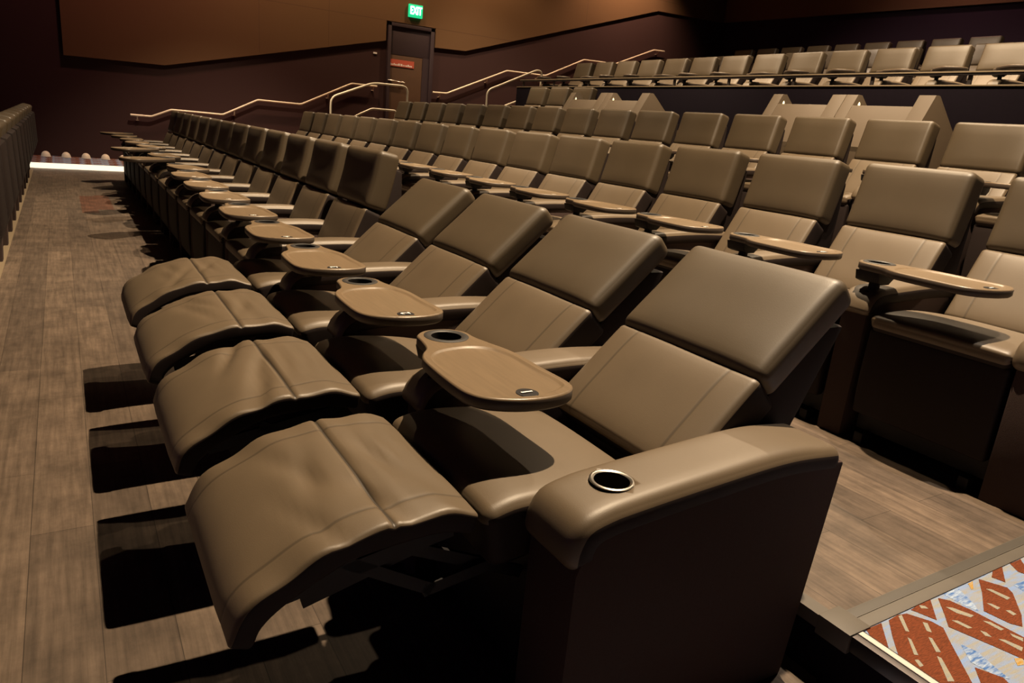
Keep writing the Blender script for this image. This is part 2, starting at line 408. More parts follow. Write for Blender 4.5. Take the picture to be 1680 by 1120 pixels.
BLUE=[[(2.048,0.833),(2.123,0.833),(2.085,0.766),(2.063,0.744),(2.052,0.774)],[(1.867,0.69),(1.878,0.654),(1.858,0.597),(1.849,0.563),(1.826,0.588),(1.82,0.64)],[(2.306,0.767),(2.368,0.767),(2.299,0.736)]]
YELL=[[(2.176,0.831),(2.204,0.832),(2.163,0.809),(2.153,0.81)],[(1.943,0.598),(1.966,0.588),(1.94,0.574),(1.92,0.579)]]
def carpet_mesh(name, x0, x1, y0, y1, z, ox=0.0, oy=0.0, sc=1.0, thick=0.02):
    mb = MB(); mb.box(x0, x1, y0, y1, z - thick, z)
    def poly(p, dz, mi):
        mb.add([(x, y, z + dz) for x, y in p], [tuple(range(len(p)))], mi)
    nx = int((x1 - x0) / (0.74 * sc)) + 2; ny = int((y1 - y0) / (0.285 * sc)) + 2
    for i in range(nx):
        for j in range(ny):
            for lst, dz, mi in ((BLUE, 0.0006, 3), (YELL, 0.0008, 4), (RUST, 0.0010, 1), (DASH, 0.0014, 2)):
                for p in lst:
                    p2 = [(ox + (a - 1.64 + 0.74 * i) * sc, oy + (b - 0.845 - 0.285 * j) * sc) for a, b in p]
                    for ax, lim, sg in ((0, x0, 1), (0, x1, -1), (1, y0, 1), (1, y1, -1)):
                        o_ = []
                        for q1, q2 in zip(p2, p2[1:] + p2[:1]):
                            d1 = (q1[ax] - lim) * sg; d2 = (q2[ax] - lim) * sg
                            if d1 >= 0: o_.append(q1)
                            if (d1 < 0) != (d2 < 0):
                                t = d1 / (d1 - d2); o_.append((q1[0] + (q2[0] - q1[0]) * t, q1[1] + (q2[1] - q1[1]) * t))
                        p2 = o_
                        if len(p2) < 3: break
                    if len(p2) >= 3: poly(p2, dz, mi)
    return mb.mesh(name, M['cream'], M['rust'], M['dash'], M['blue'], M['yellow'], recalc=False)
# near aisle: carpeted tiers beside the rows
struct('floor', carpet_mesh('aisle_carpet', 1.665, 3.75, -1.2, 0.834, 0.18, 1.64, 0.845), 'rust, cream and blue patterned aisle carpet in the lower right corner')
struct('floor', carpet_mesh('aisle_carpet', -0.44, 1.60, -1.2, 0.834, 0.0, -0.46, 0.845), 'patterned aisle carpet of the tier in front')
struct('floor', carpet_mesh('aisle_carpet', 3.79, 5.95, -1.2, 0.834, 0.53, 3.77, 0.845), 'patterned aisle carpet of the tier behind')
# carpet fragments that meet the transition strip
# grey transition strips between planks and carpet
struct('trim', MB().box(1.70, 3.75, 0.834, 0.872, 0.16, 0.1835, 0).box(1.70, 3.75, 0.872, 0.905, 0.16, 0.1845, 1).mesh('transition_strip', M['strip'], M['strip2'], bevel=0.002), 'grey rubber strip between wooden floor and patterned carpet')
struct('trim', MB().box(1.612, 1.70, 0.830, 0.925, 0.13, 0.187).mesh('corner_cap', M['strip'], bevel=0.004), 'grey corner cap where plank floor meets the step nosing')
struct('trim', MB().box(1.618, 1.668, -1.2, 0.829, 0.14, 0.184, 0).box(1.640, 1.662, -1.2, 0.829, 0.18, 0.1865, 1).mesh('step_nosing', M['steel'], M['led_near'], bevel=0.002), 'metal step nosing with pale insert at the carpet edge')

# far aisle by the wall: lit step and carpet
struct('trim', MB().box(-0.5, 1.6, Y1, Y1 + 0.03, 0.0, 0.088).mesh('lit_step', M['led']), 'brightly lit white step edge at the far end of the aisle')
oc = struct('floor', carpet_mesh('aisle_carpet', -0.5, 1.62, 0.0, 0.99, 0.0, -0.5, 1.0, 0.8, 0.08), 'patterned carpet strip rising gently beyond the lit step', (0, Y1 + 0.0, 0.083)); oc.rotation_euler = (R(3.5), 0, 0)
for i, (x, z) in enumerate(EDGES[2:-1]):
    x1 = EDGES[i + 3][0]
    struct('floor', MB().box(x, x1, Y1, YW, z - 0.02, z + 0.002).mesh('aisle_landing', M['rust']), 'rust carpet landing beside the far wall')

# walls
struct('wall_left', MB().box(-9, 16.3, YW, YW + 0.2, -0.6, CEIL + 0.3).mesh('wall_left', M['wall_dark']), 'dark plum side wall beyond the far aisle')
PZ = CEIL
poly = [(0.13, PZ), (0.13, 1.91), (1.77, 1.93), (6.16, 2.955), (6.16, 3.36), (7.32, 3.36), (7.32, 2.96), (8.10, 2.985), (13.69, 4.68), (16.1, 4.74), (16.1, PZ)]
mb = MB(); mb.prism(poly, YW - 0.06, YW - 0.0)
struct('wall_panel', mb.mesh('wall_panel', M['panel']), 'brown fabric acoustic panel with stepped lower edge on the side wall')
mb = MB()
for zz in (3.36, 4.95): mb.box(0.13 if zz > 4 else 1.2, 16.1 if zz > 4 else 12.0 - 2.4, YW - 0.0605, YW - 0.058, zz - 0.006, zz + 0.006) if zz > 4 else (mb.box(0.13, 6.16, YW - 0.0605, YW - 0.058, zz - 0.006, zz + 0.006), mb.box(7.32, 9.35, YW - 0.0605, YW - 0.058, zz - 0.006, zz + 0.006))
for xx, zb in ((3.5, 2.36), (11.4, 4.02), (4.9, 2.68)): mb.box(xx - 0.005, xx + 0.005, YW - 0.0605, YW - 0.058, zb, PZ)
struct('trim', mb.mesh('panel_joints', M['groove']), 'thin joints between the acoustic wall panels')
struct('wall_back', MB().box(16.2, 16.4, -3.4, YW + 0.2, -0.6, CEIL + 0.3).mesh('wall_back', M['wall_navy']), 'dark back wall of the auditorium')
v = [(16.12, -3.4, 4.55), (16.12, 8.2, 4.60), (16.12, 16.0, 4.75), (16.12, 16.0, PZ), (16.12, -3.4, PZ)]
v2 = [(16.2, b, c) for a, b, c in v]
struct('wall_panel', MB().add(v + v2, [(0, 1, 2, 3, 4), (9, 8, 7, 6, 5), (0, 5, 6, 1), (1, 6, 7, 2), (2, 7, 8, 3), (3, 8, 9, 4), (4, 9, 5, 0)]).mesh('wall_panel', M['panel']), 'brown acoustic panel along the top of the back wall')
struct('ceiling', MB().box(-9, 16.4, -3.4, YW + 0.2, CEIL + 0.12, CEIL + 0.3).mesh('ceiling', M['ceiling']), 'black ceiling above the auditorium')
struct('wall_right', MB().box(-9, 16.4, -3.5, -3.4, -0.6, CEIL + 0.3).mesh('wall_right', M['wall_dark']), 'dark plum wall behind the viewpoint')

# door in the side wall
dz = 1.0
struct('door_frame', MB().box(6.20, 6.27, YW - 0.09, YW, dz, 3.34).box(7.20, 7.29, YW - 0.09, YW, dz, 3.34).box(6.20, 7.29, YW - 0.09, YW, 3.27, 3.34)
       .box(6.27, 7.20, YW - 0.05, YW, 2.70, 3.27).mesh('door_frame', M['door_frame'], bevel=0.004), 'dark frame around the exit door')
dr = struct('door_1', MB().box(6.27, 7.04, YW - 0.045, YW, dz, 2.70).mesh('door_1', M['door'], bevel=0.004), 'brown exit door in the side wall')
link('door_frame_side', MB().box(7.04, 7.20, YW - 0.055, YW, dz, 2.70).mesh('door_frame_side', M['door_frame']), dr)
link('door_sign', MB().box(6.24, 6.84, YW - 0.056, YW - 0.046, 2.455, 2.60, 0).mesh('door_sign', M['red_sign']), dr, label='red warning sign with white lettering')
mb = MB(); random.seed(9); xx = 6.27
while xx < 6.80:
    w_ = random.choice((0.012, 0.02, 0.03)); mb.box(xx, xx + w_, YW - 0.058, YW - 0.055, 2.475, 2.475 + random.choice((0.03, 0.045))); xx += w_ + 0.012
link('door_sign_lettering', mb.mesh('door_sign_lettering', M['white']), dr)
mb = MB().tube([(6.22, YW - 0.10, 2.155), (6.62, YW - 0.10, 2.13)], 0.014)
mb.box(6.30, 6.34, YW - 0.10, YW - 0.04, 2.12, 2.17).box(6.55, 6.59, YW - 0.10, YW - 0.04, 2.11, 2.16)
link('panic_bar', mb.mesh('panic_bar', M['chrome']), dr)

# exit sign
ex = thing('exit_sign', 'glowing green exit sign above the door in the side wall', 'sign', (6.80, YW - 0.06, 3.50))
link('sign_box', MB().box(-0.16, 0.16, -0.06, 0.0, 0.0, 0.26).mesh('sign_box', M['green_body'], bevel=0.006), ex)
tm = text_mesh('sign_lettering', 'EXIT', 0.155, M['green_letter'], 0.004)
tl = link('sign_lettering', tm, ex, (0, -0.066, 0.13)); tl.rotation_euler = (R(90), 0, 0); tl.scale = (0.86, 1.45, 1)
tag(link('wall_plate', MB().box(5.90, 5.98, YW - 0.02, YW - 0.001, 2.655, 2.69).mesh('wall_plate', M['white'], bevel=0.003)), 'small white plate on the dark wall left of the door', 'plate')

# low dome lights along the foot of the wall
dm = MB(); prof = []
for k in range(9):
    a = k / 8 * math.pi / 2; prof.append((0.072 * math.cos(a) + 0.0005, 0.085 * math.sin(a)))
dm.lathe([(0.078, -0.012), (0.078, 0.0)] + prof, n=20)
dmesh = dm.mesh('dome', M['dome'])
for k, x in enumerate((-0.27, 0.045, 0.36, 0.675, 0.97)):
    t = thing('dome_light', 'small dome light on the floor at the wall foot, %s from the left' % ('first', 'second', 'third', 'fourth', 'fifth')[k], 'light', (x, YW - 0.12, 0.148), 'dome lights along the wall foot')
    link('dome', dmesh, t)

# ------------------------------------------------------------------ ceiling downlights
cl_can = MB().lathe([(0.11, -0.02), (0.12, -0.02), (0.12, 0.10), (0.10, 0.10), (0.10, 0.0)], n=24).mesh('lamp_can', M['black'])
cl_len = MB().lathe([(0.001, 0.0), (0.095, 0.0), (0.095, 0.01), (0.001, 0.01)], n=24).mesh('lamp_lens', M['lens'])
for k, (x, y, w, cone, tilt, c, wh) in enumerate(LAMPS):
    t = thing('ceiling_downlight', 'round black ceiling downlight ' + wh, 'ceiling light', (x, y, CEIL), 'ceiling downlights')
    link('lamp_can', cl_can, t); link('lamp_lens', cl_len, t, (0, 0, 0.04))
    L = bpy.data.lights.new('downlight', 'SPOT'); L.energy = w; L.color = c; L.spot_size = R(cone); L.spot_blend = 0.6; L.shadow_soft_size = 0.045
    lo = bpy.data.objects.new('downlight', L); col.objects.link(lo); lo.parent = t; lo.location = (0, 0, -0.05); lo.rotation_euler = (0, R(-tilt), 0)
# wall washers
for k, (x, y, w, c, ang, wh) in enumerate(((4.6, YW - 1.3, 560, (1.0, 0.64, 0.36), (R(34), 0, 0), 'near the side wall below the door'), (8.2, YW - 1.3, 480, (1.0, 0.64, 0.36), (R(34), 0, 0), 'near the side wall above the door'),
                                       (12.4, YW - 1.3, 600, (1.0, 0.62, 0.38), (R(34), 0, 0), 'near the side wall at the back'), (1.4, YW - 1.3, 300, (1.0, 0.42, 0.34), (R(34), 0, 0), 'near the side wall at the screen end'),
                                       (15.0, 9.0, 90, (1.0, 0.50, 0.45), (0, R(-40), 0), 'added in front of the back wall'))):  # last entry is an added lamp that brightens the back wall panel
    t = thing('wall_washer', 'wall washing downlight ' + wh, 'ceiling light', (x, y, CEIL), 'wall washers')
    link('lamp_can', cl_can, t); link('lamp_lens', cl_len, t, (0, 0, 0.04))
    L = bpy.data.lights.new('washer', 'SPOT'); L.energy = w; L.color = c; L.spot_size = R(104 if k < 4 else 150); L.spot_blend = 0.7; L.shadow_soft_size = 0.1
    lo = bpy.data.objects.new('washer', L); col.objects.link(lo); lo.parent = t; lo.location = (0, 0, -0.05); lo.rotation_euler = ang

# ------------------------------------------------------------------ recliner parts (x measured in the nearest row, shifted by 1.15; y = 0 at seat centre)
def wrinkles(seed, amp=1.0):
    rnd = random.Random(seed)
    W_ = [(rnd.uniform(0.42, 0.8), rnd.uniform(-0.7, 0.7), rnd.uniform(-0.5, 0.5), rnd.uniform(0.006, 0.012) * amp, rnd.uniform(0.016, 0.03)) for _ in range(5)]
    ph = rnd.uniform(0, 6)
    def f(a, b):                       # a 0..1 from tip to seat, b -1..1 across
        d = 0.0
        for (ca, cb, sl, am, wd) in W_:
            u = (a - ca) * 0.6 + sl * (b - cb) * 0.27; vv = (b - cb) * 0.27
            d -= am * math.exp(-(u / wd) ** 2) * math.exp(-(vv / 0.12) ** 2)
        # pleats at the hinge end
        if a > 0.62: d += 0.0035 * amp * math.sin(a * 62 + 1.2 * math.sin(b * 2.5 + ph) + ph) * math.exp(-((b - 0.1) / 0.55) ** 2) * min(1, (a - 0.62) / 0.1) * min(1, max(0, (0.97 - a) / 0.06))
        # bunching at the long edges
        e = max(0, abs(b) - 0.55) / 0.45
        d += 0.0045 * amp * e * math.sin(a * 26 + ph * 2 + 3 * b)
        return d
    return f
def seatwr(seed):
    rnd = random.Random(seed); p = rnd.uniform(0, 6)
    return lambda a, b: 0.0016 * math.sin(3.1 * a + 2 * b + p) * math.sin(2.3 * b - 4 * a + p)

PATHS = {
 'recline': dict(foot=[(0.182, 0.402), (0.203, 0.450), (0.245, 0.492), (0.320, 0.536), (0.405, 0.572), (0.50, 0.584), (0.60, 0.588), (0.688, 0.570)],
                 seat=[(0.695, 0.560), (0.80, 0.578), (1.0, 0.563), (1.205, 0.520)],
                 low=[(1.228, 0.548), (1.345, 0.662), (1.477, 0.785)],
                 head=[(1.462, 0.786), (1.600, 0.911), (1.742, 1.040)],
                 shell=[(1.29, 0.48), (1.52, 0.71), (1.72, 0.90), (1.80, 0.90), (1.657, 0.62), (1.50, 0.40), (1.32, 0.36)]),
 'upA': dict(foot=[(0.815, 0.13), (0.806, 0.30), (0.812, 0.500)],
             seat=[(0.780, 0.530), (0.83, 0.558), (1.0, 0.556), (1.34, 0.505)],
             low=[(1.322, 0.500), (1.390, 0.665), (1.462, 0.832)],
             head=[(1.462, 0.835), (1.505, 0.99), (1.540, 1.160)],
             shell=[(1.40, 0.48), (1.53, 0.80), (1.62, 1.06), (1.69, 1.04), (1.70, 0.62), (1.62, 0.40), (1.42, 0.36)]),
 'upB': dict(foot=[(0.815, 0.13), (0.806, 0.30), (0.812, 0.500)],
             seat=[(0.782, 0.532), (0.83, 0.560), (1.05, 0.565), (1.36, 0.525)],
             low=[(1.352, 0.520), (1.452, 0.680), (1.548, 0.832)],
             head=[(1.552, 0.822), (1.598, 0.99), (1.642, 1.160)],
             shell=[(1.42, 0.48), (1.58, 0.80), (1.72, 1.06), (1.77, 1.03), (1.74, 0.62), (1.62, 0.40), (1.44, 0.36)]),
}
def pose_meshes(p, fine, seed=0):
    d = PATHS[p]; st = 0.016 if fine else 0.05
    out = {}
    rec = p == 'recline'
    out['footrest'] = cushion('footrest', d['foot'], 0.545, 0.052 if rec else 0.05, 0.013, 0.006,
                              su=[(0.665, 0.007, 1.0)] if rec else [], sv=[(-0.200, 0.0008, 0.5), (0.200, 0.0008, 0.5)] if rec else [], step=st, wr=wrinkles(seed) if (rec and fine) else None, dark_sides=rec, mats=None if rec else [M['vinyl_and_shade']])  # folded: whole cushion painted dark as shade; raised: side faces and underside
    out['seat_cushion'] = cushion('seat_cushion', d['seat'], 0.555, 0.15, 0.030, 0.012, step=st * 1.3, wr=seatwr(seed), dark_sides=True)  # dark front and side faces stand for unlit leather
    out['lower_back_cushion'] = cushion('lower_back_cushion', d['low'], 0.56, 0.12, 0.022, 0.012, sv=[(-0.185, 0.0008, 0.5), (0.185, 0.0008, 0.5)], step=st * 1.3, wr=seatwr(seed + 5), dark_sides=True)  # same painted shade on the side faces here
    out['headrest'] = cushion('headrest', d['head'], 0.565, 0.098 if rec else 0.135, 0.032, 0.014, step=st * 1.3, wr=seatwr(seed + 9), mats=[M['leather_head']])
    mb = MB(); mb.prism([(x - 1.15, z) for x, z in d['shell']], -0.265, 0.265)
    out['back_shell'] = mb.mesh('back_shell', M['vinyl_and_shade'], bevel=0.015)
    return out
fineA = [pose_meshes('recline', True, s) for s in (3, 8, 15, 21)]
upA = pose_meshes('upA', False, 2)
upAf = pose_meshes('upA', True, 4)
upB = pose_meshes('upB', False, 5)
upBf = pose_meshes('upB', True, 6)
x_ = lambda l: [(a - 1.15, b) for a, b in l]
# base under the seat
mb = MB(); mb.prism(x_([(0.87, 0.05), (0.87, 0.40), (1.45, 0.36), (1.45, 0.05)]), -0.27, 0.27)
mb.box(-0.33, -0.27, -0.24, -0.20, 0, 0.05).box(-0.33, -0.27, 0.20, 0.24, 0, 0.05).box(0.2, 0.26, -0.24, -0.20, 0, 0.05).box(0.2, 0.26, 0.20, 0.24, 0, 0.05)
base_me = mb.mesh('seat_base', M['black'], bevel=0.006)
# footrest linkage for the raised footrests
def linkage(y):
    mb = MB()
    def bar(a, b, t=0.012, h=0.028, yy=0.0):
        a = Vector((a[0] - 1.15, y + yy, a[1])); b = Vector((b[0] - 1.15, y + yy, b[1]))
        d = (b - a).normalized(); n = Vector((-d.z, 0, d.x)) * h / 2; s = Vector((0, t / 2, 0))
        vs = [a - n - s, a + n - s, a + n + s, a - n + s, b - n - s, b + n - s, b + n + s, b - n + s]
        mb.add(vs, [(0, 1, 2, 3), (4, 7, 6, 5), (0, 4, 5, 1), (1, 5, 6, 2), (2, 6, 7, 3), (3, 7, 4, 0)])
    bar((0.86, 0.40), (0.60, 0.36)); bar((0.86, 0.33), (0.56, 0.47), yy=0.014); bar((0.62, 0.36), (0.42, 0.48)); bar((0.60, 0.47), (0.34, 0.40), yy=0.014); bar((0.28, 0.43), (0.66, 0.50), h=0.035)
    return mb.mesh('footrest_linkage', M['black'])
link_me = [linkage(-0.2), linkage(0.2)]
# arm between seats: padded top, side core, front post
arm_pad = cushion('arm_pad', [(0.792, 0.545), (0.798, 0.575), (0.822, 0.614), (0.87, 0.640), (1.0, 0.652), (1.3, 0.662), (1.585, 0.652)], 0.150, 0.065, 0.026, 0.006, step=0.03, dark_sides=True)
mb = MB(); mb.prism(x_([(0.815, 0.0), (0.815, 0.56), (0.88, 0.61), (1.58, 0.61), (1.545, 0.0)]), -0.058, 0.058)
arm_core = mb.mesh('arm_side', M['fabric'], bevel=0.01)
# end arm: wider, with a cup hole
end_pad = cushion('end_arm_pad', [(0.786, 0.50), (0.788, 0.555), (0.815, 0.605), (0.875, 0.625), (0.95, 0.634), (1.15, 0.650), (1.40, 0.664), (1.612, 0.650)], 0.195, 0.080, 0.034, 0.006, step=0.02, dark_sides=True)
def cut_hole(me, c, r, depth):
    cu = MB().lathe([(r, -depth), (r, 0.1)], c, n=40).mesh('cut', M['black'])
    a = bpy.data.objects.new('a', me); b = bpy.data.objects.new('b', cu); col.objects.link(a); col.objects.link(b)
    md = a.modifiers.new('b', 'BOOLEAN'); md.object = b; md.operation = 'DIFFERENCE'; md.solver = 'EXACT'
    dg = bpy.context.evaluated_depsgraph_get(); dg.update()
    out = bpy.data.meshes.new_from_object(a.evaluated_get(dg)); out.name = me.name
    bpy.data.objects.remove(a); bpy.data.objects.remove(b)
    return out
CUP = (0.945 - 1.15, 0.0, 0.640)
end_pad = cut_hole(end_pad, CUP, 0.044, 0.10)
def cup_mesh(name, r, lip, depth, ringm, z=0.0, tube=0.003):
    mb = MB()
    prof = [(r - 0.006, -depth + 0.003), (0.001, -depth + 0.003), (0.001, -depth), (r - 0.002, -depth), (r, -0.002), (r + lip, -0.002), (r + lip + 0.001, 0.001), (r + lip * 0.7, tube), (r + lip * 0.2, tube), (r - 0.003, 0.0)]
    v = []; f = []; n = 40
    for a_, zz in prof:
        for k in range(n):
            an = 2 * math.pi * k / n; v.append((a_ * math.cos(an), a_ * math.sin(an), zz + z))
    L_ = len(prof)
    for i in range(L_):
        for k in range(n):
            j = (i + 1) % L_
            f.append((i * n + k, i * n + (k + 1) % n, j * n + (k + 1) % n, j * n + k))
    mi = [0 if 3 <= i <= 8 else 1 for i in range(L_) for k in range(n)]
    mb.v = v; mb.f = [list(q_) for q_ in f]; mb.m = [1 if i in (0, 1, 2, 3, 9) else 0 for i in range(L_) for k in range(n)]; mb.sm = [True] * len(f)
    return mb.mesh(name, ringm, M['black'])
arm_cup = cup_mesh('cup_holder', 0.042, 0.006, 0.08, M['chrome'])
mb = MB(); mb.prism(x_([(0.80, 0.0), (0.80, 0.50), (0.82, 0.555), (0.88, 0.590), (1.0, 0.603), (1.40, 0.628), (1.612, 0.615), (1.545, 0.0)]), -0.085, 0.085)
end_core = mb.mesh('end_panel', M['fabric'], bevel=0.008)
# tray table: origin at the cup centre, top surface at z = 0
def tray_mesh():
    outl = crom_closed([(-0.077, 0.031), (-0.035, 0.068), (0.03, 0.070), (0.073, 0.032), (0.079, -0.026), (0.093, -0.086), (0.109, -0.140), (0.119, -0.200), (0.121, -0.311), (0.125, -0.411), (0.117, -0.456), (0.083, -0.488), (0.025, -0.504), (-0.04, -0.501), (-0.094, -0.482), (-0.131, -0.456), (-0.151, -0.420), (-0.157, -0.371), (-0.156, -0.272), (-0.148, -0.175), (-0.129, -0.126), (-0.100, -0.084), (-0.086, -0.022)], 5)
    pan = crom_closed([(-0.108, -0.140), (-0.065, -0.110), (0.015, -0.100), (0.074, -0.132), (0.098, -0.205), (0.101, -0.319), (0.106, -0.415), (0.090, -0.455), (0.020, -0.484), (-0.035, -0.483), (-0.085, -0.466), (-0.122, -0.436), (-0.138, -0.365), (-0.138, -0.272), (-0.130, -0.185)], 5)
    hole = [(0.046 * math.cos(2 * math.pi * k / 32), 0.046 * math.sin(2 * math.pi * k / 32)) for k in range(32)]
    def inset(l, d):
        cx = sum(a for a, b in l) / len(l); cy = sum(b for a, b in l) / len(l); o_ = []
        n = len(l)
        for i in range(n):
            a = l[i - 1]; b = l[(i + 1) % n]; tx, ty = b[0] - a[0], b[1] - a[1]; d_ = math.hypot(tx, ty) or 1
            nx, ny = -ty / d_, tx / d_
            p = (l[i][0] + nx * d, l[i][1] + ny * d)
            o_.append(p)
        return o_
    def area(l): return sum(l[i - 1][0] * l[i][1] - l[i][0] * l[i - 1][1] for i in range(len(l)))
    if area(outl) < 0: outl.reverse()
    if area(pan) < 0: pan.reverse()
    bm = bmesh.new()
    def loop(l, z): return [bm.verts.new((a, b, z)) for a, b in l]
    def edges(vs): return [bm.edges.new((vs[i], vs[(i + 1) % len(vs)])) for i in range(len(vs))]
    def bridge(a, b, mi):
        for i in range(len(a)):
            f = bm.faces.new((a[i], a[(i + 1) % len(a)], b[(i + 1) % len(a)], b[i])); f.material_index = mi; f.smooth = True
    o0 = loop(inset(outl, 0.005), -0.032); o1 = loop(outl, -0.026); o2 = loop(outl, -0.004); o3 = loop(inset(outl, 0.004), 0.0)
    h0 = loop(hole, 0.0); h1 = loop(hole, -0.032)
    p0 = loop(pan, 0.0); p1 = loop(inset(pan, 0.004), -0.0045); p2 = loop(inset(pan, 0.012), -0.0050)
    bridge(o0, o1, 1); bridge(o1, o2, 1); bridge(o2, o3, 0); bridge(h0, h1, 1); bridge(p0, p1, 0); bridge(p1, p2, 0)
    for es in ([o3, h0, p0], ):
        ed = []
        for l in es:
            for i in range(len(l)):
                e = bm.edges.get((l[i], l[(i + 1) % len(l)])) or bm.edges.new((l[i], l[(i + 1) % len(l)])); ed.append(e)
        r_ = bmesh.ops.triangle_fill(bm, edges=ed, use_beauty=True, use_dissolve=False)
        for g in r_['geom']:
            if isinstance(g, bmesh.types.BMFace): g.material_index = 0
    f = bm.faces.new(p2); f.material_index = 0
    ed = [bm.edges.get((l[i], l[(i + 1) % len(l)])) for l in (o0, h1) for i in range(len(l))]
    r_ = bmesh.ops.triangle_fill(bm, edges=ed, use_beauty=True, use_dissolve=False)
    for g in r_['geom']:
        if isinstance(g, bmesh.types.BMFace): g.material_index = 1
    bmesh.ops.recalc_face_normals(bm, faces=bm.faces)
    me = bpy.data.meshes.new('tray_table'); bm.to_mesh(me); bm.free()
    me.materials.append(M['laminate']); me.materials.append(M['tray_edge'])
    return me
tray_me = tray_mesh()
tray_cup = cup_mesh('tray_cup_holder', 0.046, 0.017, 0.06, M['blackring'], 0.0, 0.003)
mb = MB(); mb.prism([(-0.06, -0.075), (-0.07, -0.034), (0.055, -0.034), (0.05, -0.06), (0.02, -0.085), (-0.03, -0.085)], -0.05, 0.055)
mb.lathe([(0.024, -0.135), (0.022, -0.08)], n=16).lathe([(0.058, -0.150), (0.056, -0.128), (0.046, -0.118), (0.024, -0.112)], (0.0, 0, 0), n=24)
mount_me = mb.mesh('tray_mount', M['black'], bevel=0.004)
badge_me = MB().lathe([(0.027, -0.004), (0.027, 0.0015), (0.001, 0.0016)], n=28).mesh('seat_badge', M['black'])
num_me = {}
def number(k):
    if k not in num_me: num_me[k] = text_mesh('seat_number', str(k), 0.042, M['white'])
    return num_me[k]

ORD = ['zeroth', 'first', 'second', 'third', 'fourth', 'fifth', 'sixth', 'seventh', 'eighth', 'ninth', 'tenth', 'eleventh', 'twelfth', 'thirteenth', 'fourteenth', 'fifteenth', 'sixteenth', 'seventeenth', 'eighteenth', 'nineteenth']
PITCH = 0.72; YC = 1.415
def recliner(row, k, meshes, pose, label, group, swivel=0.0, end_arm=False, tray=True, num=None, detail=True, far_arm=True):
    t = thing('recliner_chair', label, 'recliner chair', (ROWX[row] + 1.15, YC + PITCH * k, ROWZ[row]), group)
    for nm in ('footrest', 'seat_cushion', 'lower_back_cushion', 'headrest', 'back_shell'):
        link(nm, meshes[nm], t)
    link('seat_base', base_me, t)
    if pose == 'recline':
        for l in link_me: link('footrest_linkage', l, t)
    if far_arm:
        a = link('armrest', arm_core, t, (0, 0.360, 0)); link('arm_pad', arm_pad, a)
        if tray:
            tr = link('tray_table', tray_me, t, (0.893 - 1.15, 0.346, 0.756)); tr.rotation_euler = (0, 0, R(swivel))
            link('tray_mount', mount_me, tr); link('tray_cup_holder', tray_cup, tr)
            if detail:
                link('seat_badge', badge_me, tr, (-0.012, -0.455, -0.005))
                nn = link('seat_number', number(num), tr, (-0.012, -0.455, -0.0015)); nn.rotation_euler = (0, 0, R(90))
    if end_arm:
        a = link('end_panel', end_core, t, (0, -0.378, 0)); link('end_arm_pad', end_pad, a, (0, 0.012, 0)); link('cup_holder', arm_cup, a, (CUP[0], 0.012, CUP[2] + 0.0005))
    return t

# nearest row
SW = {8: 14, 9: -52, 10: 6, 11: -50, 12: 8, 14: -10, 15: -20, 16: -40, 13: -8}
for k in range(17):
    rec = k < 4
    me = fineA[k] if rec else (upAf if k < 8 else upA)
    if k == 0: lb = 'reclined taupe recliner nearest the viewer, beside the broad end panel with cup hole'
    elif k < 4: lb = 'reclined taupe recliner with raised footrest, %s from the near end of its row' % ORD[k + 1]
    elif k == 4: lb = 'upright taupe leather recliner directly beyond the four reclined ones in the nearest row'
    else: lb = 'upright taupe recliner, %s from the near end of the nearest row' % ORD[k + 1]
    recliner('near', k, me, 'recline' if rec else 'up', lb, 'recliners of the nearest row', swivel=SW.get(k, 0), end_arm=(k == 0), num=k + 1, detail=k < 11)
# second row
for k in range(17):
    lb = 'upright taupe recliner, %s from the near aisle in the second row' % ORD[k + 1]
    if k == 0: lb = 'taupe recliner cut by the right picture edge at the near end of the second row'
    recliner('second', k, upBf if k < 5 else upB, 'up', lb, 'recliners of the second row', end_arm=(k == 0), num=k + 1, detail=k < 7)
# third row
for k in range(1, 18):
    recliner('third', k, upB, 'up', 'upright taupe recliner in the third row, %s counted from its far end' % ORD[18 - k], 'recliners of the third row', detail=False)
# wheelchair row: three chairs beyond the consoles
for i, k in enumerate((13, 14, 15)):
    recliner('wheel', k, upB, 'up', 'upright taupe recliner beyond the consoles below the railed tier, %s from the far aisle' % ORD[3 - i], 'recliners beside the consoles', detail=False)
# railed row and the rows behind
for k in range(4, 18):
    recliner('railed', k, upB, 'up', 'upright tan recliner behind the long rail, %s from the left end' % ORD[18 - k], 'recliners behind the long rail', swivel=(-35 if k % 3 else -12), detail=False)
for k in range(6, 18):
    recliner('sixth', k, upB, 'up', 'half hidden recliner in the row before the last, %s from its left end' % ORD[18 - k], 'recliners of the row before the last', tray=False, detail=False)
for k in range(9, 18):
    recliner('top', k, upA, 'up', 'dim recliner in the topmost row by the back wall, %s from the left' % ORD[18 - k], 'recliners of the topmost row', tray=False, detail=False)
# front row seen from behind
for k in range(4, 17):
    recliner('front', k, upA, 'up', 'recliner seen from behind at the left edge, %s from the far end' % ORD[17 - k], 'recliners of the front row seen from behind', tray=False, detail=False)

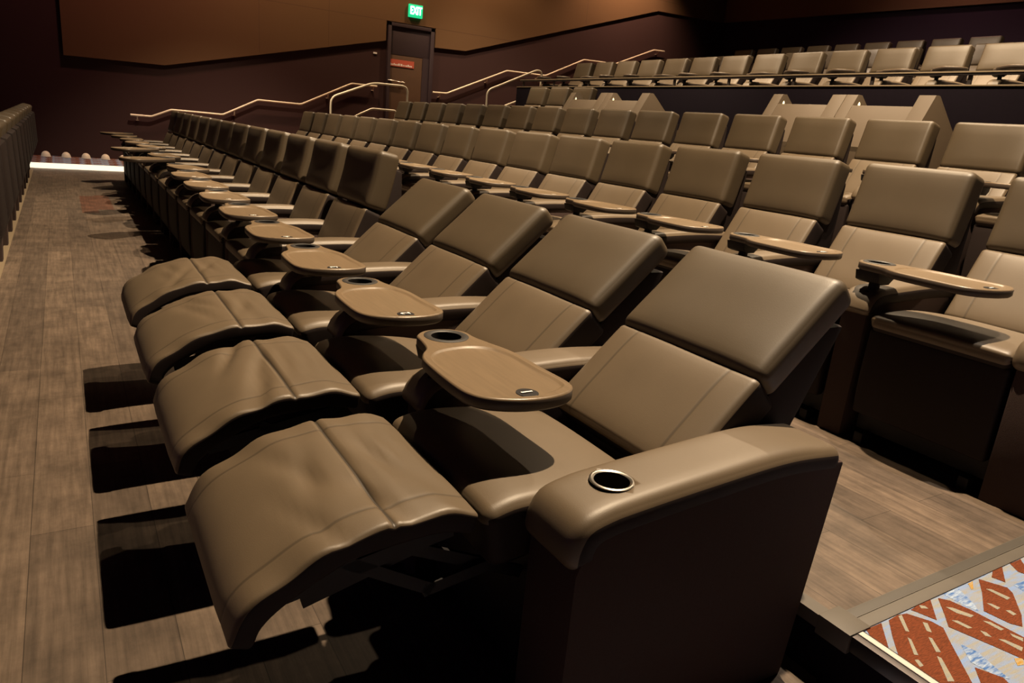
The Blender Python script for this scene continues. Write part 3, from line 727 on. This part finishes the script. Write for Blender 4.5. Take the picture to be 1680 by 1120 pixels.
# ------------------------------------------------------------------ consoles of the wheelchair row
def console(y0, label):
    w = 0.94; t = thing('console_cabinet', label, 'console', (7.1, y0, ROWZ['wheel']), 'taupe consoles in front of the railed tier')
    def rel(l): return [(a - 7.1, b - 1.0) for a, b in l]
    side = [(6.70, 1.45), (7.02, 1.995), (7.09, 1.995), (7.78, 1.42), (7.78, 1.0), (6.70, 1.0)]
    link('side_panel', MB().prism(rel(side), 0.0, 0.165).mesh('side_panel', M['console'], bevel=0.004), t)
    link('side_panel', MB().prism(rel(side), w - 0.130, w).mesh('side_panel', M['console'], bevel=0.004), t)
    link('front_panel', MB().prism(rel([(6.715, 1.475), (6.958, 1.885), (7.0, 1.885), (6.76, 1.475)]), 0.165, w - 0.13).mesh('front_panel', M['console'], bevel=0.003), t)
    link('lower_panel', MB().prism(rel([(6.72, 1.0), (6.72, 1.43), (6.75, 1.43), (6.75, 1.0)]), 0.165, w - 0.13).mesh('lower_panel', M['console'], bevel=0.003), t)
    link('shelf', MB().box(-0.34, 0.55, 0.165, w - 0.13, 0.40, 0.43).mesh('shelf', M['console_in']), t)
    lm = link('reading_lamp', MB().lathe([(0.012, 0.0), (0.010, 0.02), (0.003, 0.035)], n=12).mesh('reading_lamp', M['lens']), t, (-0.11, w - 0.18, 0.885), label='small lit lamp')
for n_, (y0, lb) in enumerate(((4.10, 'taupe console with notched top, rightmost of the four behind the third row'), (5.045, 'taupe console with notched top, joined to the left of the rightmost console'),
               (8.12, 'taupe console with notched top, right one of the pair nearer the far wall'), (9.065, 'leftmost of the four notched taupe consoles'))):
    console(y0, lb)

# ------------------------------------------------------------------ knee wall and rail in front of the railed tier
struct('trim', MB().box(8.36, 8.50, -3.2, 13.95, 1.0, 2.215, 0).mesh('knee_wall', M['riser'], bevel=0.004), 'dark knee wall below the long rail')
struct('trim', MB().box(8.35, 8.51, -3.2, 13.95, 2.216, 2.232, 0).mesh('knee_wall_cap', M['tan_trim'], bevel=0.003), 'thin pale cap on the knee wall')
t = thing('guard_rail', 'long dark guard rail with a pale top along the railed tier', 'railing', (8.43, 13.9, 2.232))
mb = MB().box(-0.03, 0.03, -17.0, 0.0, 0.105, 0.126, 0).box(-0.035, 0.03, -17.0, 0.0, 0.127, 0.146, 1)
link('rail', mb.mesh('rail', M['darkrail'], M['tan_trim'], bevel=0.002), t)
pm = MB().box(-0.012, 0.012, -0.02, 0.02, 0.0, 0.106).mesh('post', M['darkrail'])
for i in range(12): link('post', pm, t, (0, -0.1 - i * 1.15, 0))

# ------------------------------------------------------------------ handrails
def arc(pts, rad=0.06):
    """round the corners of a polyline"""
    P = [Vector(p) for p in pts]; out = [P[0]]
    for i in range(1, len(P) - 1):
        a = (P[i - 1] - P[i]); b = (P[i + 1] - P[i]); ra = min(rad, a.length / 2, b.length / 2)
        a = P[i] + a.normalized() * ra; b = P[i] + b.normalized() * ra
        for k in range(7):
            s = k / 6; out.append((a * (1 - s) + P[i] * s) * (1 - s) + (P[i] * (1 - s) + b * s) * s)
    out.append(P[-1]); return out
def handrail(label, pts, brackets=(), rad=0.05, posts=()):
    t = thing('handrail', label, 'handrail', pts[0], 'metal handrails')
    o = Vector(pts[0])
    link('rail', MB().tube([p - o for p in arc(pts, rad)], 0.021, 12).mesh('rail', M['rail']), t)
    for b in brackets:
        b = Vector(b)
        link('bracket', MB().tube([b - o, b - o + Vector((0, 0.02, -0.07)), Vector((b.x - o.x, YW - 0.005 - o.y, b.z - o.z - 0.09))], 0.011, 8).lathe([(0.03, -0.004), (0.03, 0.004)], (b.x - o.x, YW - 0.012 - o.y, b.z - o.z - 0.09), 12).mesh('bracket', M['rail']), t)
    for b in posts:
        b = Vector(b) - o
        link('post', MB().tube([b, Vector((b.x, b.y, posts_z - o.z))], 0.019, 10).mesh('post', M['rail']), t)
    return t
YR = YW - 0.09
# points were surveyed on a plane 16.9 m away; bring them to the rail plane, scaled about the viewpoint's height
SC = YR / 16.9
def wp(l): return [(x * SC, YR, 1.33 + z * SC) for x, z in l]
W1 = wp([(1.204, -0.373), (1.587, -0.376), (1.954, -0.213), (2.954, -0.222), (3.668, 0.142), (4.596, 0.14), (5.741, 0.698), (6.35, 0.70)])
handrail('stepped metal handrail on the side wall below the door', W1, [(1.25, YR, W1[0][2]), (3.0, YR, W1[3][2] + 0.09), (4.9, YR, W1[5][2] + 0.27), (5.9, YR, W1[6][2])], 0.04)
W2 = wp([(7.769, 0.715), (8.144, 0.727), (9.795, 1.437), (10.967, 1.45), (12.144, 1.983), (12.804, 2.0), (13.2, 2.0), (14.536, 2.533), (14.926, 2.545)])
handrail('stepped metal handrail on the side wall above the door', W2, [(7.5, YR, W2[0][2]), (8.7, YR, 2.45), (10.1, YR, 2.69), (13.85, YR, 3.72)], 0.04)
YF = 14.3
def fp(l, y, yn=YF): return [(x * yn / y, yn, 1.33 + z * yn / y) for x, z in l]
F = fp([(4.364, 0.30), (5.176, 0.635), (5.893, 0.645)], 14.0)
handrail('free standing metal handrail with bent posts in front of the door', [(F[0][0], YF, 0.53), F[0], F[1], F[2], (F[2][0], YF, 1.002)], (), 0.13)
F = fp([(7.68, 0.76), (8.86, 1.29), (8.985, 1.27)], 14.0)
handrail('free standing metal handrail with bent posts beside the guard rail', [(F[0][0], YF, 1.0), F[0], F[1], F[2], (F[2][0], YF, 1.722)], (), 0.12)
F = fp([(4.60, -0.10), (4.84, 0.04), (5.08, 0.16), (5.56, 0.165)], 13.75, YF + 0.2)
handrail('short bent handrail above the second row headrests', F + [(F[-1][0], YF + 0.2, 0.532)], (), 0.04)
F = fp([(7.85, 0.39), (8.05, 0.50), (8.60, 0.73)], 13.8, YF + 0.2)
handrail('short sloping handrail left of the wheelchair row', F + [(F[-1][0], YF + 0.2, 1.722)], (), 0.03)
